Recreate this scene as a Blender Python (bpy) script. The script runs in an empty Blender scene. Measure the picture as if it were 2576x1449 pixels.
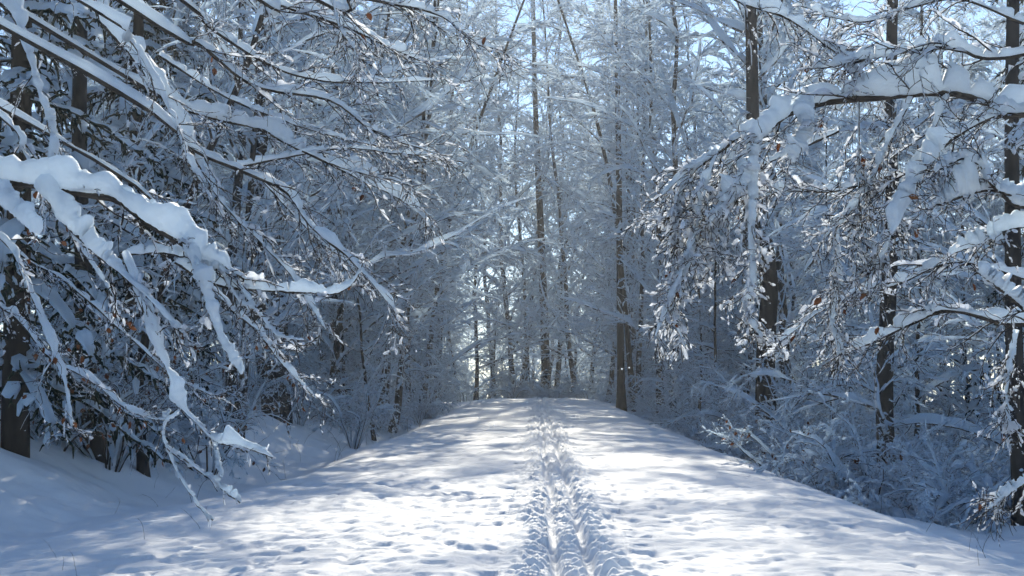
import bpy, math
import numpy as np
from mathutils import Vector, Matrix

# ------------------------------------------------------------------ camera, sky, sun, exposure
scene = bpy.context.scene
C = scene.collection
IW, IH, FPX = 2576.0, 1449.0, 3539.0          # the pixel grid the measurements were taken on
CAM = np.array([0.0, 0.0, 1.45])
cd = bpy.data.cameras.new('camera')
cd.sensor_width = 36.0
cd.lens = 36.0 * FPX / IW
cd.clip_start = 0.1
cd.clip_end = 3000.0
cam = bpy.data.objects.new('camera', cd)
C.objects.link(cam)
cam.location = CAM
cam.rotation_euler = (math.radians(90 + 3.40), 0.0, math.radians(0.94))
scene.camera = cam
CM = np.array(cam.rotation_euler.to_matrix())

SUN_EL, SUN_AZ = 27.0, 1.5                     # azimuth: degrees to the right of the road axis
world = bpy.data.worlds.new('World')
scene.world = world
world.use_nodes = True
wn = world.node_tree
sky = wn.nodes.new('ShaderNodeTexSky')
sky.sky_type = 'NISHITA'
sky.sun_disc = False
sky.sun_elevation = math.radians(SUN_EL)
sky.sun_rotation = math.radians(SUN_AZ)
sky.air_density = 1.0
sky.dust_density = 0.0
sky.ozone_density = 3.0
sky.altitude = 1500.0
bg = wn.nodes['Background']
bg.inputs['Strength'].default_value = 0.14
wn.links.new(sky.outputs[0], bg.inputs['Color'])

sl = bpy.data.lights.new('sun', 'SUN')
sl.energy = 5.0
sl.angle = math.radians(0.53)
sl.color = (1.0, 0.92, 0.76)
so = bpy.data.objects.new('sun', sl)
C.objects.link(so)
el, az = math.radians(SUN_EL), math.radians(SUN_AZ)
SUNV = Vector((math.cos(el) * math.sin(az), math.cos(el) * math.cos(az), math.sin(el)))
so.rotation_euler = (-SUNV).to_track_quat('-Z', 'Y').to_euler()
so.location = (0, 0, 40)

scene.view_settings.view_transform = 'Standard'
scene.view_settings.look = 'None'
scene.view_settings.gamma = 1.0
scene.view_settings.exposure = 0.42
scene.cycles.use_denoising = True
scene.cycles.adaptive_threshold = 0.06
scene.cycles.max_bounces = 7
scene.cycles.diffuse_bounces = 4
scene.cycles.transmission_bounces = 6
scene.cycles.volume_bounces = 0
scene.cycles.sample_clamp_indirect = 6.0


# ------------------------------------------------------------------ materials
def new_mat(name):
    m = bpy.data.materials.new(name)
    m.use_nodes = True
    nt = m.node_tree
    nt.nodes.clear()
    out = nt.nodes.new('ShaderNodeOutputMaterial')
    return m, nt, out


def snow_mat(name, trans=0.25, bump_scale=60.0, bump=0.3, dist=0.01, spec=0.25, rough=0.55, ice=0.0, base=(0.82, 0.88, 0.93), thru_c=(0.78, 0.87, 0.94)):
    m, nt, out = new_mat(name)
    p = nt.nodes.new('ShaderNodeBsdfPrincipled')
    p.inputs['Base Color'].default_value = (*base, 1)
    p.inputs['Roughness'].default_value = rough
    p.inputs['Specular IOR Level'].default_value = spec
    t = nt.nodes.new('ShaderNodeBsdfTranslucent')
    t.inputs['Color'].default_value = (*thru_c, 1)
    mx = nt.nodes.new('ShaderNodeMixShader')
    mx.inputs[0].default_value = trans
    if bump > 0:
        tc = nt.nodes.new('ShaderNodeNewGeometry')
        n = nt.nodes.new('ShaderNodeTexNoise')
        n.inputs['Scale'].default_value = bump_scale
        n.inputs['Detail'].default_value = 6.0
        b = nt.nodes.new('ShaderNodeBump')
        b.inputs['Strength'].default_value = bump
        b.inputs['Distance'].default_value = dist
        nt.links.new(tc.outputs['Position'], n.inputs['Vector'])
        nt.links.new(n.outputs['Fac'], b.inputs['Height'])
        nt.links.new(b.outputs[0], p.inputs['Normal'])
    nt.links.new(p.outputs[0], mx.inputs[1])
    thru = t.outputs[0]
    if ice > 0:                                 # wet grains pass the low sun on towards the viewer
        rf = nt.nodes.new('ShaderNodeBsdfRefraction')
        rf.inputs['Color'].default_value = (0.92, 0.95, 0.98, 1)
        rf.inputs['Roughness'].default_value = 0.55
        rf.inputs['IOR'].default_value = 1.12
        m2 = nt.nodes.new('ShaderNodeMixShader')
        m2.inputs[0].default_value = ice
        nt.links.new(thru, m2.inputs[1])
        nt.links.new(rf.outputs[0], m2.inputs[2])
        thru = m2.outputs[0]
    nt.links.new(thru, mx.inputs[2])
    nt.links.new(mx.outputs[0], out.inputs['Surface'])
    return m


def bark_mat(name, c0, c1, frost=0.0, scale=7.0):
    m, nt, out = new_mat(name)
    p = nt.nodes.new('ShaderNodeBsdfPrincipled')
    p.inputs['Roughness'].default_value = 0.9
    p.inputs['Specular IOR Level'].default_value = 0.15
    g = nt.nodes.new('ShaderNodeTexCoord')
    mp = nt.nodes.new('ShaderNodeMapping')
    mp.inputs['Scale'].default_value = (1, 1, 0.35)
    n = nt.nodes.new('ShaderNodeTexNoise')
    n.inputs['Scale'].default_value = scale
    n.inputs['Detail'].default_value = 6.0
    r = nt.nodes.new('ShaderNodeValToRGB')
    r.color_ramp.elements[0].position = 0.35
    r.color_ramp.elements[1].position = 0.7
    r.color_ramp.elements[0].color = (*c0, 1)
    r.color_ramp.elements[1].color = (*c1, 1)
    b = nt.nodes.new('ShaderNodeBump')
    b.inputs['Strength'].default_value = 0.6
    b.inputs['Distance'].default_value = 0.02
    nt.links.new(g.outputs['Object'], mp.inputs['Vector'])
    nt.links.new(mp.outputs[0], n.inputs['Vector'])
    nt.links.new(n.outputs['Fac'], r.inputs['Fac'])
    nt.links.new(n.outputs['Fac'], b.inputs['Height'])
    nt.links.new(b.outputs[0], p.inputs['Normal'])
    col = r.outputs[0]
    if frost > 0:                               # snow blown into the cracks of the bark
        n2 = nt.nodes.new('ShaderNodeTexNoise')
        n2.inputs['Scale'].default_value = 3.2
        n2.inputs['Detail'].default_value = 8.0
        n2.inputs['Roughness'].default_value = 0.75
        r2 = nt.nodes.new('ShaderNodeValToRGB')
        r2.color_ramp.elements[0].position = 0.68 - 0.16 * frost
        r2.color_ramp.elements[1].position = 0.74 - 0.16 * frost
        mx = nt.nodes.new('ShaderNodeMix')
        mx.data_type = 'RGBA'
        mx.inputs[7].default_value = (0.8, 0.83, 0.87, 1)
        nt.links.new(g.outputs['Object'], n2.inputs['Vector'])
        nt.links.new(n2.outputs['Fac'], r2.inputs['Fac'])
        nt.links.new(r2.outputs[0], mx.inputs[0])
        nt.links.new(col, mx.inputs[6])
        col = mx.outputs[2]
    nt.links.new(col, p.inputs['Base Color'])
    nt.links.new(p.outputs[0], out.inputs['Surface'])
    return m


def leaf_mat(name, c0, c1):
    m, nt, out = new_mat(name)
    oi = nt.nodes.new('ShaderNodeObjectInfo')
    r = nt.nodes.new('ShaderNodeValToRGB')
    r.color_ramp.elements[0].color = (*c0, 1)
    r.color_ramp.elements[1].color = (*c1, 1)
    nt.links.new(oi.outputs['Random'], r.inputs['Fac'])
    d = nt.nodes.new('ShaderNodeBsdfDiffuse')
    t = nt.nodes.new('ShaderNodeBsdfTranslucent')
    mx = nt.nodes.new('ShaderNodeMixShader')
    mx.inputs[0].default_value = 0.4
    nt.links.new(r.outputs[0], d.inputs['Color'])
    nt.links.new(r.outputs[0], t.inputs['Color'])
    nt.links.new(d.outputs[0], mx.inputs[1])
    nt.links.new(t.outputs[0], mx.inputs[2])
    nt.links.new(mx.outputs[0], out.inputs['Surface'])
    return m


M_GROUND = snow_mat('ground_snow', trans=0.0, bump_scale=38.0, bump=0.35, dist=0.012, spec=0.08, rough=0.7, base=(0.77, 0.785, 0.80))
M_SNOW = snow_mat('branch_snow', trans=0.8, bump=0.0)
M_SNOWT = snow_mat('twig_snow_near', trans=0.92, bump=0.0, thru_c=(0.90, 0.93, 0.97))
M_SNOWN = snow_mat('branch_snow_near', trans=0.55, bump_scale=30.0, bump=0.7, dist=0.02)
M_BARK = bark_mat('twig_bark', (0.020, 0.017, 0.015), (0.055, 0.046, 0.040))
M_TWIGF = bark_mat('frosted_twig_bark', (0.020, 0.017, 0.015), (0.055, 0.046, 0.040), frost=1.35)
M_TWIGS = bark_mat('frosted_shrub_bark', (0.025, 0.020, 0.017), (0.07, 0.055, 0.045), frost=1.2, scale=12.0)
M_TRUNK = bark_mat('beech_bark', (0.013, 0.012, 0.012), (0.042, 0.038, 0.037), frost=0.36)
M_TRUNKF = bark_mat('frosted_beech_bark', (0.016, 0.016, 0.017), (0.050, 0.047, 0.047), frost=0.85)
M_TRUNKD = bark_mat('spruce_bark', (0.016, 0.013, 0.011), (0.045, 0.035, 0.028), frost=0.15)
M_NEEDLE = bark_mat('spruce_needles', (0.008, 0.014, 0.010), (0.022, 0.034, 0.020), scale=20.0)
M_LEAF = leaf_mat('dead_beech_leaf', (0.085, 0.032, 0.017), (0.20, 0.080, 0.036))
M_WEED = bark_mat('dry_stem', (0.05, 0.038, 0.025), (0.13, 0.10, 0.065), scale=20.0)


# ------------------------------------------------------------------ mesh helpers (numpy batches of tubes)
def quad_mesh(name, V, Fq, mat, smooth=True):
    V = np.ascontiguousarray(V, dtype=np.float32).reshape(-1, 3)
    Fq = np.ascontiguousarray(Fq, dtype=np.int32).reshape(-1, 4)
    me = bpy.data.meshes.new(name)
    me.vertices.add(len(V))
    me.vertices.foreach_set('co', V.ravel())
    me.loops.add(Fq.size)
    me.loops.foreach_set('vertex_index', Fq.ravel())
    me.polygons.add(len(Fq))
    me.polygons.foreach_set('loop_start', np.arange(0, Fq.size, 4, dtype=np.int32))
    if smooth:
        me.polygons.foreach_set('use_smooth', np.ones(len(Fq), dtype=bool))
    me.update(calc_edges=True)
    me.materials.append(mat)
    return me


class Acc:
    def __init__(self):
        self.v, self.f, self.n = [], [], 0

    def add(self, V, Fq):
        V = V.reshape(-1, 3)
        self.v.append(V)
        self.f.append(Fq.reshape(-1, 4) + self.n)
        self.n += len(V)

    def mesh(self, name, mat):
        if not self.v:
            return quad_mesh(name, np.zeros((0, 3)), np.zeros((0, 4)), mat)
        return quad_mesh(name, np.concatenate(self.v), np.concatenate(self.f), mat)


def unit(a):
    return a / np.maximum(np.linalg.norm(a, axis=-1, keepdims=True), 1e-9)


def frames(P):
    T = unit(np.gradient(P, axis=1))
    d = P[:, -1] - P[:, 0]
    h = d.copy()
    h[:, 2] = 0
    weak = np.linalg.norm(h, axis=1) < 1e-3
    h[weak] = (0, 1, 0)
    side = unit(np.cross(unit(h), (0, 0, 1.0)))[:, None, :]
    U = unit(side - T * np.sum(side * T, axis=2, keepdims=True))
    return T, U, np.cross(U, T)


def ring_faces(N, K, S):
    n = np.arange(N)[:, None, None] * (K * S)
    k = np.arange(K - 1)[None, :, None] * S
    s = np.arange(S)[None, None, :]
    s2 = (s + 1) % S
    return np.stack([n + k + s, n + k + s2, n + k + S + s2, n + k + S + s], axis=-1).reshape(-1, 4)


def tube(acc, P, R, S):
    N, K, _ = P.shape
    T, U, Vv = frames(P)
    th = np.arange(S) * 2 * np.pi / S + 0.3
    ring = U[:, :, None] * np.cos(th)[None, None, :, None] + Vv[:, :, None] * np.sin(th)[None, None, :, None]
    acc.add(P[:, :, None] + ring * R[:, :, None, None], ring_faces(N, K, S))


def resample(P, K2):
    N, K, _ = P.shape
    t = np.linspace(0, K - 1, K2)
    i = np.minimum(t.astype(int), K - 2)
    f = (t - i)[None, :, None]
    return P[:, i] * (1 - f) + P[:, i + 1] * f


def snow_on(acc, P, R, h, w, S, rng, lump=0.45, gap=0.0, cling=0.35, tip=True):
    """a lumpy cap of snow lying along the upper side of every polyline; h, w: (N,) or (N,1) heights and half widths"""
    N, K, _ = P.shape
    T, U, Vv = frames(P)
    hz = np.sqrt(np.clip(1 - T[:, :, 2] ** 2, 0, 1))
    fac = cling + (1 - cling) * hz
    nz = rng.normal(0, 1, (N, K))
    nz = (nz + 0.6 * np.roll(nz, 1, 1) + 0.6 * np.roll(nz, -1, 1)) / 1.31
    L = np.clip(1 + lump * nz, 0.25, 2.2)
    if gap > 0:
        g = rng.random((N, K)) < gap
        L = np.where(g, 0.12, L)
    t = np.linspace(0, 1, K)[None]
    if tip:
        L = L * np.sqrt(np.clip(1 - t ** 5, 0.02, 1))
    L[:, 0] *= 0.6
    hh = np.reshape(h, (-1, 1)) * fac * L
    ww = np.reshape(w, (-1, 1)) * (0.55 + 0.45 * fac) * np.sqrt(L)
    th = np.pi / 2 + np.arange(S) * 2 * np.pi / S
    cs, sn = np.cos(th)[None, None], np.sin(th)[None, None]
    x = ww[:, :, None] * cs
    low = 0.45 * ((1 - hz) ** 1.5)[:, :, None]       # steep twigs carry their snow all round
    y = hh[:, :, None] * (0.5 * sn + 0.5 - low) + (R * 0.15)[:, :, None]
    acc.add(P[:, :, None] + U[:, :, None] * x[..., None] + Vv[:, :, None] * y[..., None], ring_faces(N, K, S))


_a = np.array([0.785, 2.88, 4.97])
BLOB_V = np.array([(x, r * math.cos(q), r * math.sin(q)) for x, r in ((-0.95, 0.45), (0.0, 1.1), (0.95, 0.4)) for q in _a])
BLOB_F = ring_faces(1, 3, 3)


def clumps(acc, P, n, size, rng, t0=0.1, long=(0.8, 2.4), sit=0.5):
    """small separate clots of snow caught along the twigs"""
    N, K, _ = P.shape
    m = N * n
    t = (t0 + (1.0 - t0) * rng.random((N, n))) * (K - 1)
    i = np.minimum(t.astype(int), K - 2)
    f = (t - i)[..., None]
    row = np.arange(N)[:, None]
    c = (P[row, i] * (1 - f) + P[row, i + 1] * f).reshape(-1, 3)
    T, U, Vv = frames(P)
    T, U, Vv = (q[row, i].reshape(-1, 3) for q in (T, U, Vv))
    T = unit(T + rng.normal(0, 0.25, (m, 3)))
    U = unit(np.cross(T, Vv)); Vv = np.cross(U, T)
    sz = size * np.exp(rng.normal(0, 0.45, m))
    a, b, h = sz * rng.uniform(*long, m), sz * rng.uniform(0.5, 0.95, m), sz * rng.uniform(0.55, 1.1, m)
    c = c + Vv * (h * sit)[:, None]
    q = BLOB_V[None] * rng.uniform(0.65, 1.15, (m, 9, 1))
    q[:, 3:6, 0] += rng.uniform(-0.45, 0.45, (m, 1))
    V = c[:, None] + T[:, None] * (q[..., 0:1] * a[:, None, None]) + U[:, None] * (q[..., 1:2] * b[:, None, None]) + Vv[:, None] * (q[..., 2:3] * h[:, None, None])
    acc.add(V, (np.arange(m)[:, None, None] * 9 + BLOB_F[None]))


def grow(start, d, length, K, droop, wander, rng):
    N = len(start)
    P = np.zeros((N, K, 3))
    P[:, 0] = start
    d = unit(np.asarray(d, float).copy())
    step = (np.reshape(length, (-1, 1)) * np.ones((N, 1))) / (K - 1)
    dr = np.reshape(droop, (-1, 1)) * np.ones((N, 1)) / (K - 1)
    for k in range(1, K):
        P[:, k] = P[:, k - 1] + d * step
        d = d + rng.normal(0, wander, (N, 3))
        d[:, 2] -= dr[:, 0]
        d = unit(d)
    return P


def spawn(P, R, n, t0, t1, a0, a1, rng, planar=0.0):
    """n side shoots on every polyline: start, direction, t, parent radius there, parent length"""
    N, K, _ = P.shape
    t = t0 + (t1 - t0) * (np.arange(n)[None] + rng.random((N, n))) / n
    x = t * (K - 1)
    i = np.minimum(x.astype(int), K - 2)
    f = (x - i)[..., None]
    row = np.arange(N)[:, None]
    st = P[row, i] * (1 - f) + P[row, i + 1] * f
    T, U, Vv = frames(P)
    Tt, Ut, Vt = T[row, i], U[row, i], Vv[row, i]
    if planar > 0:
        sd = (np.arange(n)[None] + rng.integers(0, 2, (N, 1))) % 2
        ph = sd * np.pi + rng.normal(0, planar, (N, n))
    else:
        ph = rng.random((N, n)) * 2 * np.pi
    a = (a0 + (a1 - a0) * rng.random((N, n)))[..., None]
    d = np.cos(a) * Tt + np.sin(a) * (np.cos(ph)[..., None] * Ut + np.sin(ph)[..., None] * Vt)
    ln = np.linalg.norm(np.diff(P, axis=1), axis=2).sum(1)
    return st.reshape(-1, 3), d.reshape(-1, 3), t.ravel(), R[row, i].ravel(), np.repeat(ln, n)


def taper(N, K, r0, r1, p=1.0):
    t = np.linspace(0, 1, K)[None] ** p
    return np.reshape(r0, (-1, 1)) * (1 - t) + np.reshape(r1, (-1, 1)) * t


def catmull(pts, K):
    pts = np.asarray(pts, float)
    p = np.concatenate([[2 * pts[0] - pts[1]], pts, [2 * pts[-1] - pts[-2]]])
    seg = len(pts) - 1
    t = np.linspace(0, seg, K)
    i = np.minimum(t.astype(int), seg - 1)
    f = (t - i)[:, None]
    a, b, c, d = p[i], p[i + 1], p[i + 2], p[i + 3]
    return 0.5 * (2 * b + (c - a) * f + (2 * a - 5 * b + 4 * c - d) * f ** 2 + (3 * b - a - 3 * c + d) * f ** 3)


def at(px, py, Y):
    """the point of the place seen at a measured pixel, Y metres down the road"""
    r = CM @ np.array([(px - IW / 2) / FPX, (IH / 2 - py) / FPX, -1.0])
    return CAM + r * ((Y - CAM[1]) / r[1])


# ------------------------------------------------------------------ object helpers
def tag(o, label=None, cat=None, group=None, kind=None):
    if label: o['label'] = label
    if cat: o['category'] = cat
    if group: o['group'] = group
    if kind: o['kind'] = kind
    return o


def obj(name, me, parent=None):
    o = bpy.data.objects.new(name, me)
    C.objects.link(o)
    if parent is not None:
        o.parent = parent
    return o


def empty(name, loc=(0, 0, 0), rz=0.0, sc=1.0):
    o = bpy.data.objects.new(name, None)
    o.empty_display_size = 0.3
    C.objects.link(o)
    o.location = loc
    o.rotation_euler = (0, 0, rz)
    o.scale = (sc, sc, sc)
    return o


def copy_tree(o, parent=None):
    c = o.copy()
    C.objects.link(c)
    c.parent = parent
    for ch in o.children:
        copy_tree(ch, c)
    return c


# ------------------------------------------------------------------ terrain
class Noise:
    def __init__(self, seed):
        self.g = np.random.default_rng(seed).random((256, 256)) * 2 - 1

    def __call__(self, x, y):
        x = np.asarray(x, float); y = np.asarray(y, float)
        xi, yi = np.floor(x).astype(int), np.floor(y).astype(int)
        fx, fy = x - xi, y - yi
        fx = fx * fx * fx * (fx * (fx * 6 - 15) + 10)
        fy = fy * fy * fy * (fy * (fy * 6 - 15) + 10)
        g = self.g
        a, b = g[xi % 256, yi % 256], g[(xi + 1) % 256, yi % 256]
        c, d = g[xi % 256, (yi + 1) % 256], g[(xi + 1) % 256, (yi + 1) % 256]
        return (a * (1 - fx) + b * fx) * (1 - fy) + (c * (1 - fx) + d * fx) * fy


NZ = [Noise(s) for s in range(11, 19)]


def sstep(a, b, x):
    t = np.clip((x - a) / (b - a), 0, 1)
    return t * t * (3 - 2 * t)


TRK = 0.285                                     # ski track axis


def height(x, y, fine=True):
    x = np.asarray(x, float); y = np.asarray(y, float)
    xe = 3.35 + 0.25 * NZ[0](y * 0.13, y * 0 + 3.3)
    xw = -3.1 + 0.22 * NZ[1](y * 0.12, y * 0 + 7.7) - 1.6 * sstep(0, 11, 24.5 - y) - 4.2 * sstep(70, 82, y)
    z = -0.012 * np.clip(np.abs(x - 0.1), 0, 4.6) ** 2
    # left: ditch and bank, right: fall to the lower wood floor
    dl = np.clip(xw - x, 0, None)
    z = z - 0.24 * sstep(0, 1.3, dl) + 1.0 * sstep(1.2, 4.4, dl) + 0.03 * np.clip(dl - 4.6, 0, 40)
    dr = np.clip(x - xe, 0, None)
    z = z - 0.42 * sstep(0.0, 2.2, dr) + 0.25 * sstep(4, 9, dr) + 0.02 * np.clip(dr - 9, 0, 40)
    off = sstep(0.0, 2.0, np.maximum(dl, dr))
    z = z + off * (0.10 * NZ[2](x * 0.55, y * 0.45) + 0.06 * NZ[3](x * 1.4, y * 1.3) + 0.025 * NZ[0](x * 3.3, y * 3.1)) + 0.25 * off * NZ[4](x * 0.12, y * 0.12)
    # the road rolls a little, then falls away beyond its crest
    road = 1 - off
    z = z + road * (0.035 * NZ[5](x * 0.45, y * 0.30) + 0.022 * NZ[6](x * 0.9 + 9, y * 0.6))
    z = z + 0.05 * NZ[5](y * 0 + 2.5, y * 0.11)
    far = np.clip(y - 72, 0, None)
    z = z - np.where(far < 40, 0.00115 * far ** 2, 1.84 + 0.02 * (far - 40))
    if fine:
        near = np.exp(-np.clip(y - 10, 0, None) / 60)
        # drip pits and wind ripples
        for (s, a, lo, hi, k) in ((3.2, 0.012, 0.2, 0.7, 0), (5.5, 0.024, 0.2, 0.5, 1), (8.5, 0.032, 0.05, 0.4, 2)):
            n = NZ[k](x * s + 31 * k, y * s * 0.75 + 17 * k)
            msk = sstep(-0.35, 0.35, NZ[7](x * 0.5 + k, y * 0.35))
            z = z - a * near * sstep(lo, hi, n) * (0.5 + 0.5 * msk) * (0.35 + 0.65 * road)
        z = z + near * (0.010 * NZ[3](x * 4, y * 6) + 0.007 * NZ[6](x * 9, y * 13))
        # ski track: two grooves, a crumbled rib between them and spoil either side
        dx = x - TRK - 0.035 * NZ[6](y * 0.35, y * 0 + 1.1) - 0.015 * NZ[2](y * 2.1, y * 0 + 4.1)
        ad = np.abs(dx)
        crumb = NZ[2](x * 14, y * 10) * 0.6 + NZ[4](x * 25, y * 18) * 0.4
        chunk = np.abs(NZ[3](x * 7.5 + 5, y * 6.0))
        edge = 0.012 * NZ[5](x * 9, y * 7) + 0.008 * NZ[1](x * 3, y * 16)
        groove = np.exp(-((ad - 0.125 + edge) / 0.042) ** 4)
        groove = groove * (0.55 + 0.45 * sstep(-0.45, 0.1, NZ[0](x * 4 + 3, y * 1.7)))
        spoil = np.exp(-((ad - 0.30) / 0.17) ** 2)
        rib = np.exp(-(dx / 0.07) ** 4)
        zone = np.exp(-(ad / (0.42 + 0.12 * NZ[4](y * 0.9, y * 0 + 8.8))) ** 6)
        z = z - 0.065 * groove + 0.028 * spoil + 0.012 * rib
        z = z + zone * (1 - 0.45 * groove) * (0.028 * crumb + 0.048 * (chunk - 0.25))
        z = z + zone * (1 - groove) * 0.026 * np.sin((y * 1.0 - ad * 1.1) * 2 * np.pi / 0.19 + 4 * NZ[0](y * 1.1, x * 2))
        # pole marks and boot-sized hollows beside it
        z = z - 0.04 * np.exp(-((ad - 0.6) / 0.14) ** 2) * sstep(0.45, 0.6, NZ[1](x * 6 + 50, y * 4.2))
    return z


def gz(x, y):
    return float(height(np.array([x]), np.array([y]), fine=False)[0])


xs = np.concatenate([np.arange(-0.36, 0.92, 0.021)])
right = [xs[-1]]
while right[-1] < 3.4: right.append(right[-1] + 0.046)
while right[-1] < 6.5: right.append(right[-1] + 0.08)
while right[-1] < 260: right.append(right[-1] + min(14, (right[-1] - 6.45) * 0.14 + 0.05))
left = [xs[0]]
while left[-1] > -3.6: left.append(left[-1] - 0.046)
while left[-1] > -9: left.append(left[-1] - 0.11)
while left[-1] > -260: left.append(left[-1] - min(14, (-left[-1] - 8.9) * 0.14 + 0.09))
X = np.array(sorted(left[1:]) + list(xs) + right[1:])
ys = [8.6]
while ys[-1] < 600:
    ys.append(ys[-1] + min(14, 0.028 * (ys[-1] / 10) ** (1.5 if ys[-1] < 95 else 1.9)))
back = [8.6]
while back[-1] > -120:
    back.append(back[-1] - min(10, 0.05 + (8.65 - back[-1]) * 0.12))
Y = np.array(sorted(back[1:]) + ys)
GX, GY = np.meshgrid(X, Y)
GZ = height(GX, GY)
P3 = np.stack([GX, GY, GZ], -1)
du = np.gradient(P3, axis=1)
dv = np.gradient(P3, axis=0)
NRM = unit(np.cross(du, dv))


def sheet(name, i0, i1):
    """columns i0..i1 of the snow surface; the sheets meet edge to edge and share their normals"""
    V = P3[:, i0:i1 + 1]
    ny, nx = V.shape[:2]
    a = np.arange(ny - 1)[:, None] * nx + np.arange(nx - 1)[None]
    Fq = np.stack([a, a + 1, a + nx + 1, a + nx], -1)
    me = quad_mesh(name, V, Fq, M_GROUND)
    me.normals_split_custom_set_from_vertices(NRM[:, i0:i1 + 1].reshape(-1, 3))
    return tag(obj(name, me), kind='structure')


iL = int(np.searchsorted(X, -3.35)); iR = int(np.searchsorted(X, 3.3))
t0 = int(np.searchsorted(X, -0.36)); t1 = int(np.searchsorted(X, 0.915))
tag(sheet('ground', 0, iL), 'shaded snow bank and ditch on the left of the road')
tag(sheet('road', iL, t0), 'sunlit snow-covered road left of the ski track')
tag(sheet('ski_track', t0, t1), 'pair of crumbled ski grooves running up the snowy road')
tag(sheet('road', t1, iR), 'sunlit snow-covered road right of the ski track')
tag(sheet('ground', iR, len(X) - 1), 'snow-covered lower wood floor right of the road')


# ------------------------------------------------------------------ tree generators
def tree_meshes(rng, trunk, r0, r1, n1, t1, len1, ang1, droop1, n2, len2, droop2, n3, len3, snow, trunk_s=9,
                wander=0.06, planar=0.5, round_crown=False, name='tree', mtrunk=None, mtwig=None, sun_up=0.0):
    """trunk: (K,3). Returns meshes trunk, crown, snow."""
    ta, ca, sa = Acc(), Acc(), Acc()
    K0 = len(trunk)
    TP = trunk[None]
    TR = taper(1, K0, [r0], [r1], 0.85)
    TR[0, 0] *= 1.5
    TR[0, 1] *= 1.12
    tube(ta, TP, TR, trunk_s)
    st, d, t, pr, pl = spawn(TP, TR, n1, t1[0], t1[1], ang1[0], ang1[1], rng)
    N = len(st)
    L = (len1[0] * (1 - t) + len1[1] * t) * rng.uniform(0.6, 1.3, N)
    if round_crown:
        L = L * rng.uniform(0.45, 1.25, N)
    P1 = grow(st, d, L, 9, droop1 * rng.uniform(0.5, 1.5, N), wander, rng)
    R1 = taper(N, 9, np.minimum(pr * 0.55, 0.008 + 0.012 * L), 0.005 * np.ones(N))
    tube(ca, P1, R1, 4)
    s = snow
    snow_on(sa, resample(P1, 13), resample(R1[..., None], 13)[..., 0], 0.05 * s * rng.uniform(0.7, 1.3, N) + R1[:, 0] * 0.9,
            0.026 * s + R1[:, 0] * 0.8, 5, rng, gap=0.06)
    st, d, t, pr, pl = spawn(P1, R1, n2, 0.12, 0.98, 0.5, 1.1, rng, planar)
    N = len(st)
    L = len2 * (1.15 - 0.75 * t) * rng.uniform(0.5, 1.4, N) * np.clip(pl / np.mean(pl), 0.5, 1.4)
    P2 = grow(st, d, L, 6, droop2 * rng.uniform(0.4, 1.6, N), wander * 1.3, rng)
    R2 = taper(N, 6, np.minimum(pr * 0.7, 0.012), 0.004 * np.ones(N))
    tube(ca, P2, R2, 3)
    snow_on(sa, P2, R2, 0.030 * s * rng.uniform(0.5, 1.5, N), 0.014 * s, 3, rng, gap=0.1, lump=0.6)
    clumps(sa, P2, 2, 0.022 * s, rng)
    st, d, t, pr, pl = spawn(P2, R2, n3, 0.12, 1.0, 0.4, 1.0, rng, planar * 0.9)
    N = len(st)
    L = len3 * (1.1 - 0.55 * t) * rng.uniform(0.5, 1.5, N) * np.clip(pl / np.mean(pl), 0.5, 1.3)
    P3_ = grow(st, d, L, 4, droop2 * rng.uniform(0.3, 1.8, N), wander * 1.8, rng)
    R3 = taper(N, 4, 0.006 * np.ones(N), 0.003 * np.ones(N))
    tube(ca, P3_, R3, 3)
    clumps(sa, P3_, 2, 0.0125 * s, rng, long=(2.0, 6.0))
    return (ta.mesh(name + '_trunk', mtrunk or M_TRUNK), ca.mesh(name + '_crown', mtwig or M_TWIGF), sa.mesh(name + '_snow', M_SNOW))


def straight_trunk(rng, H, K=14, lean=0.03, wob=0.012):
    z = np.linspace(-0.4, H, K)
    a = rng.normal(0, lean, 2)
    w = np.cumsum(rng.normal(0, wob * H / K, (K, 2)), 0)
    w -= w[0]
    return np.stack([a[0] * z + w[:, 0], a[1] * z + w[:, 1], z], -1)


def assemble(name, meshes, loc, rz=0.0, sc=1.0):
    e = empty(name, loc, rz, sc)
    obj('trunk', meshes[0], e)
    c = tag(obj('crown', meshes[1], e), kind='stuff')
    tag(obj('snow', meshes[2], c), kind='stuff')
    return e


PROTO = {}


class Kind:
    """a family of variants; place() puts the prototype down first and copies it afterwards"""
    def __init__(self, name, variants):
        self.name, self.variants, self.first = name, variants, {}

    def place(self, i, x, y, rz, sc, label, cat, group=None, dz=0.0, tilt=(0, 0)):
        i = i % len(self.variants)
        if 72 < y < 91 and -8.2 < x < 0:
            x -= 4.0
        if i in self.first:
            o = copy_tree(self.first[i])
        else:
            o = assemble(self.name, self.variants[i], (0, 0, 0))
            self.first[i] = o
        o.location = (x, y, gz(x, y) + dz)
        o.rotation_euler = (tilt[0], tilt[1], rz)
        o.scale = (sc, sc, sc)
        if 'group' in o: del o['group']
        tag(o, label, cat, group)
        return o


def rg(s): return np.random.default_rng(s)


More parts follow.
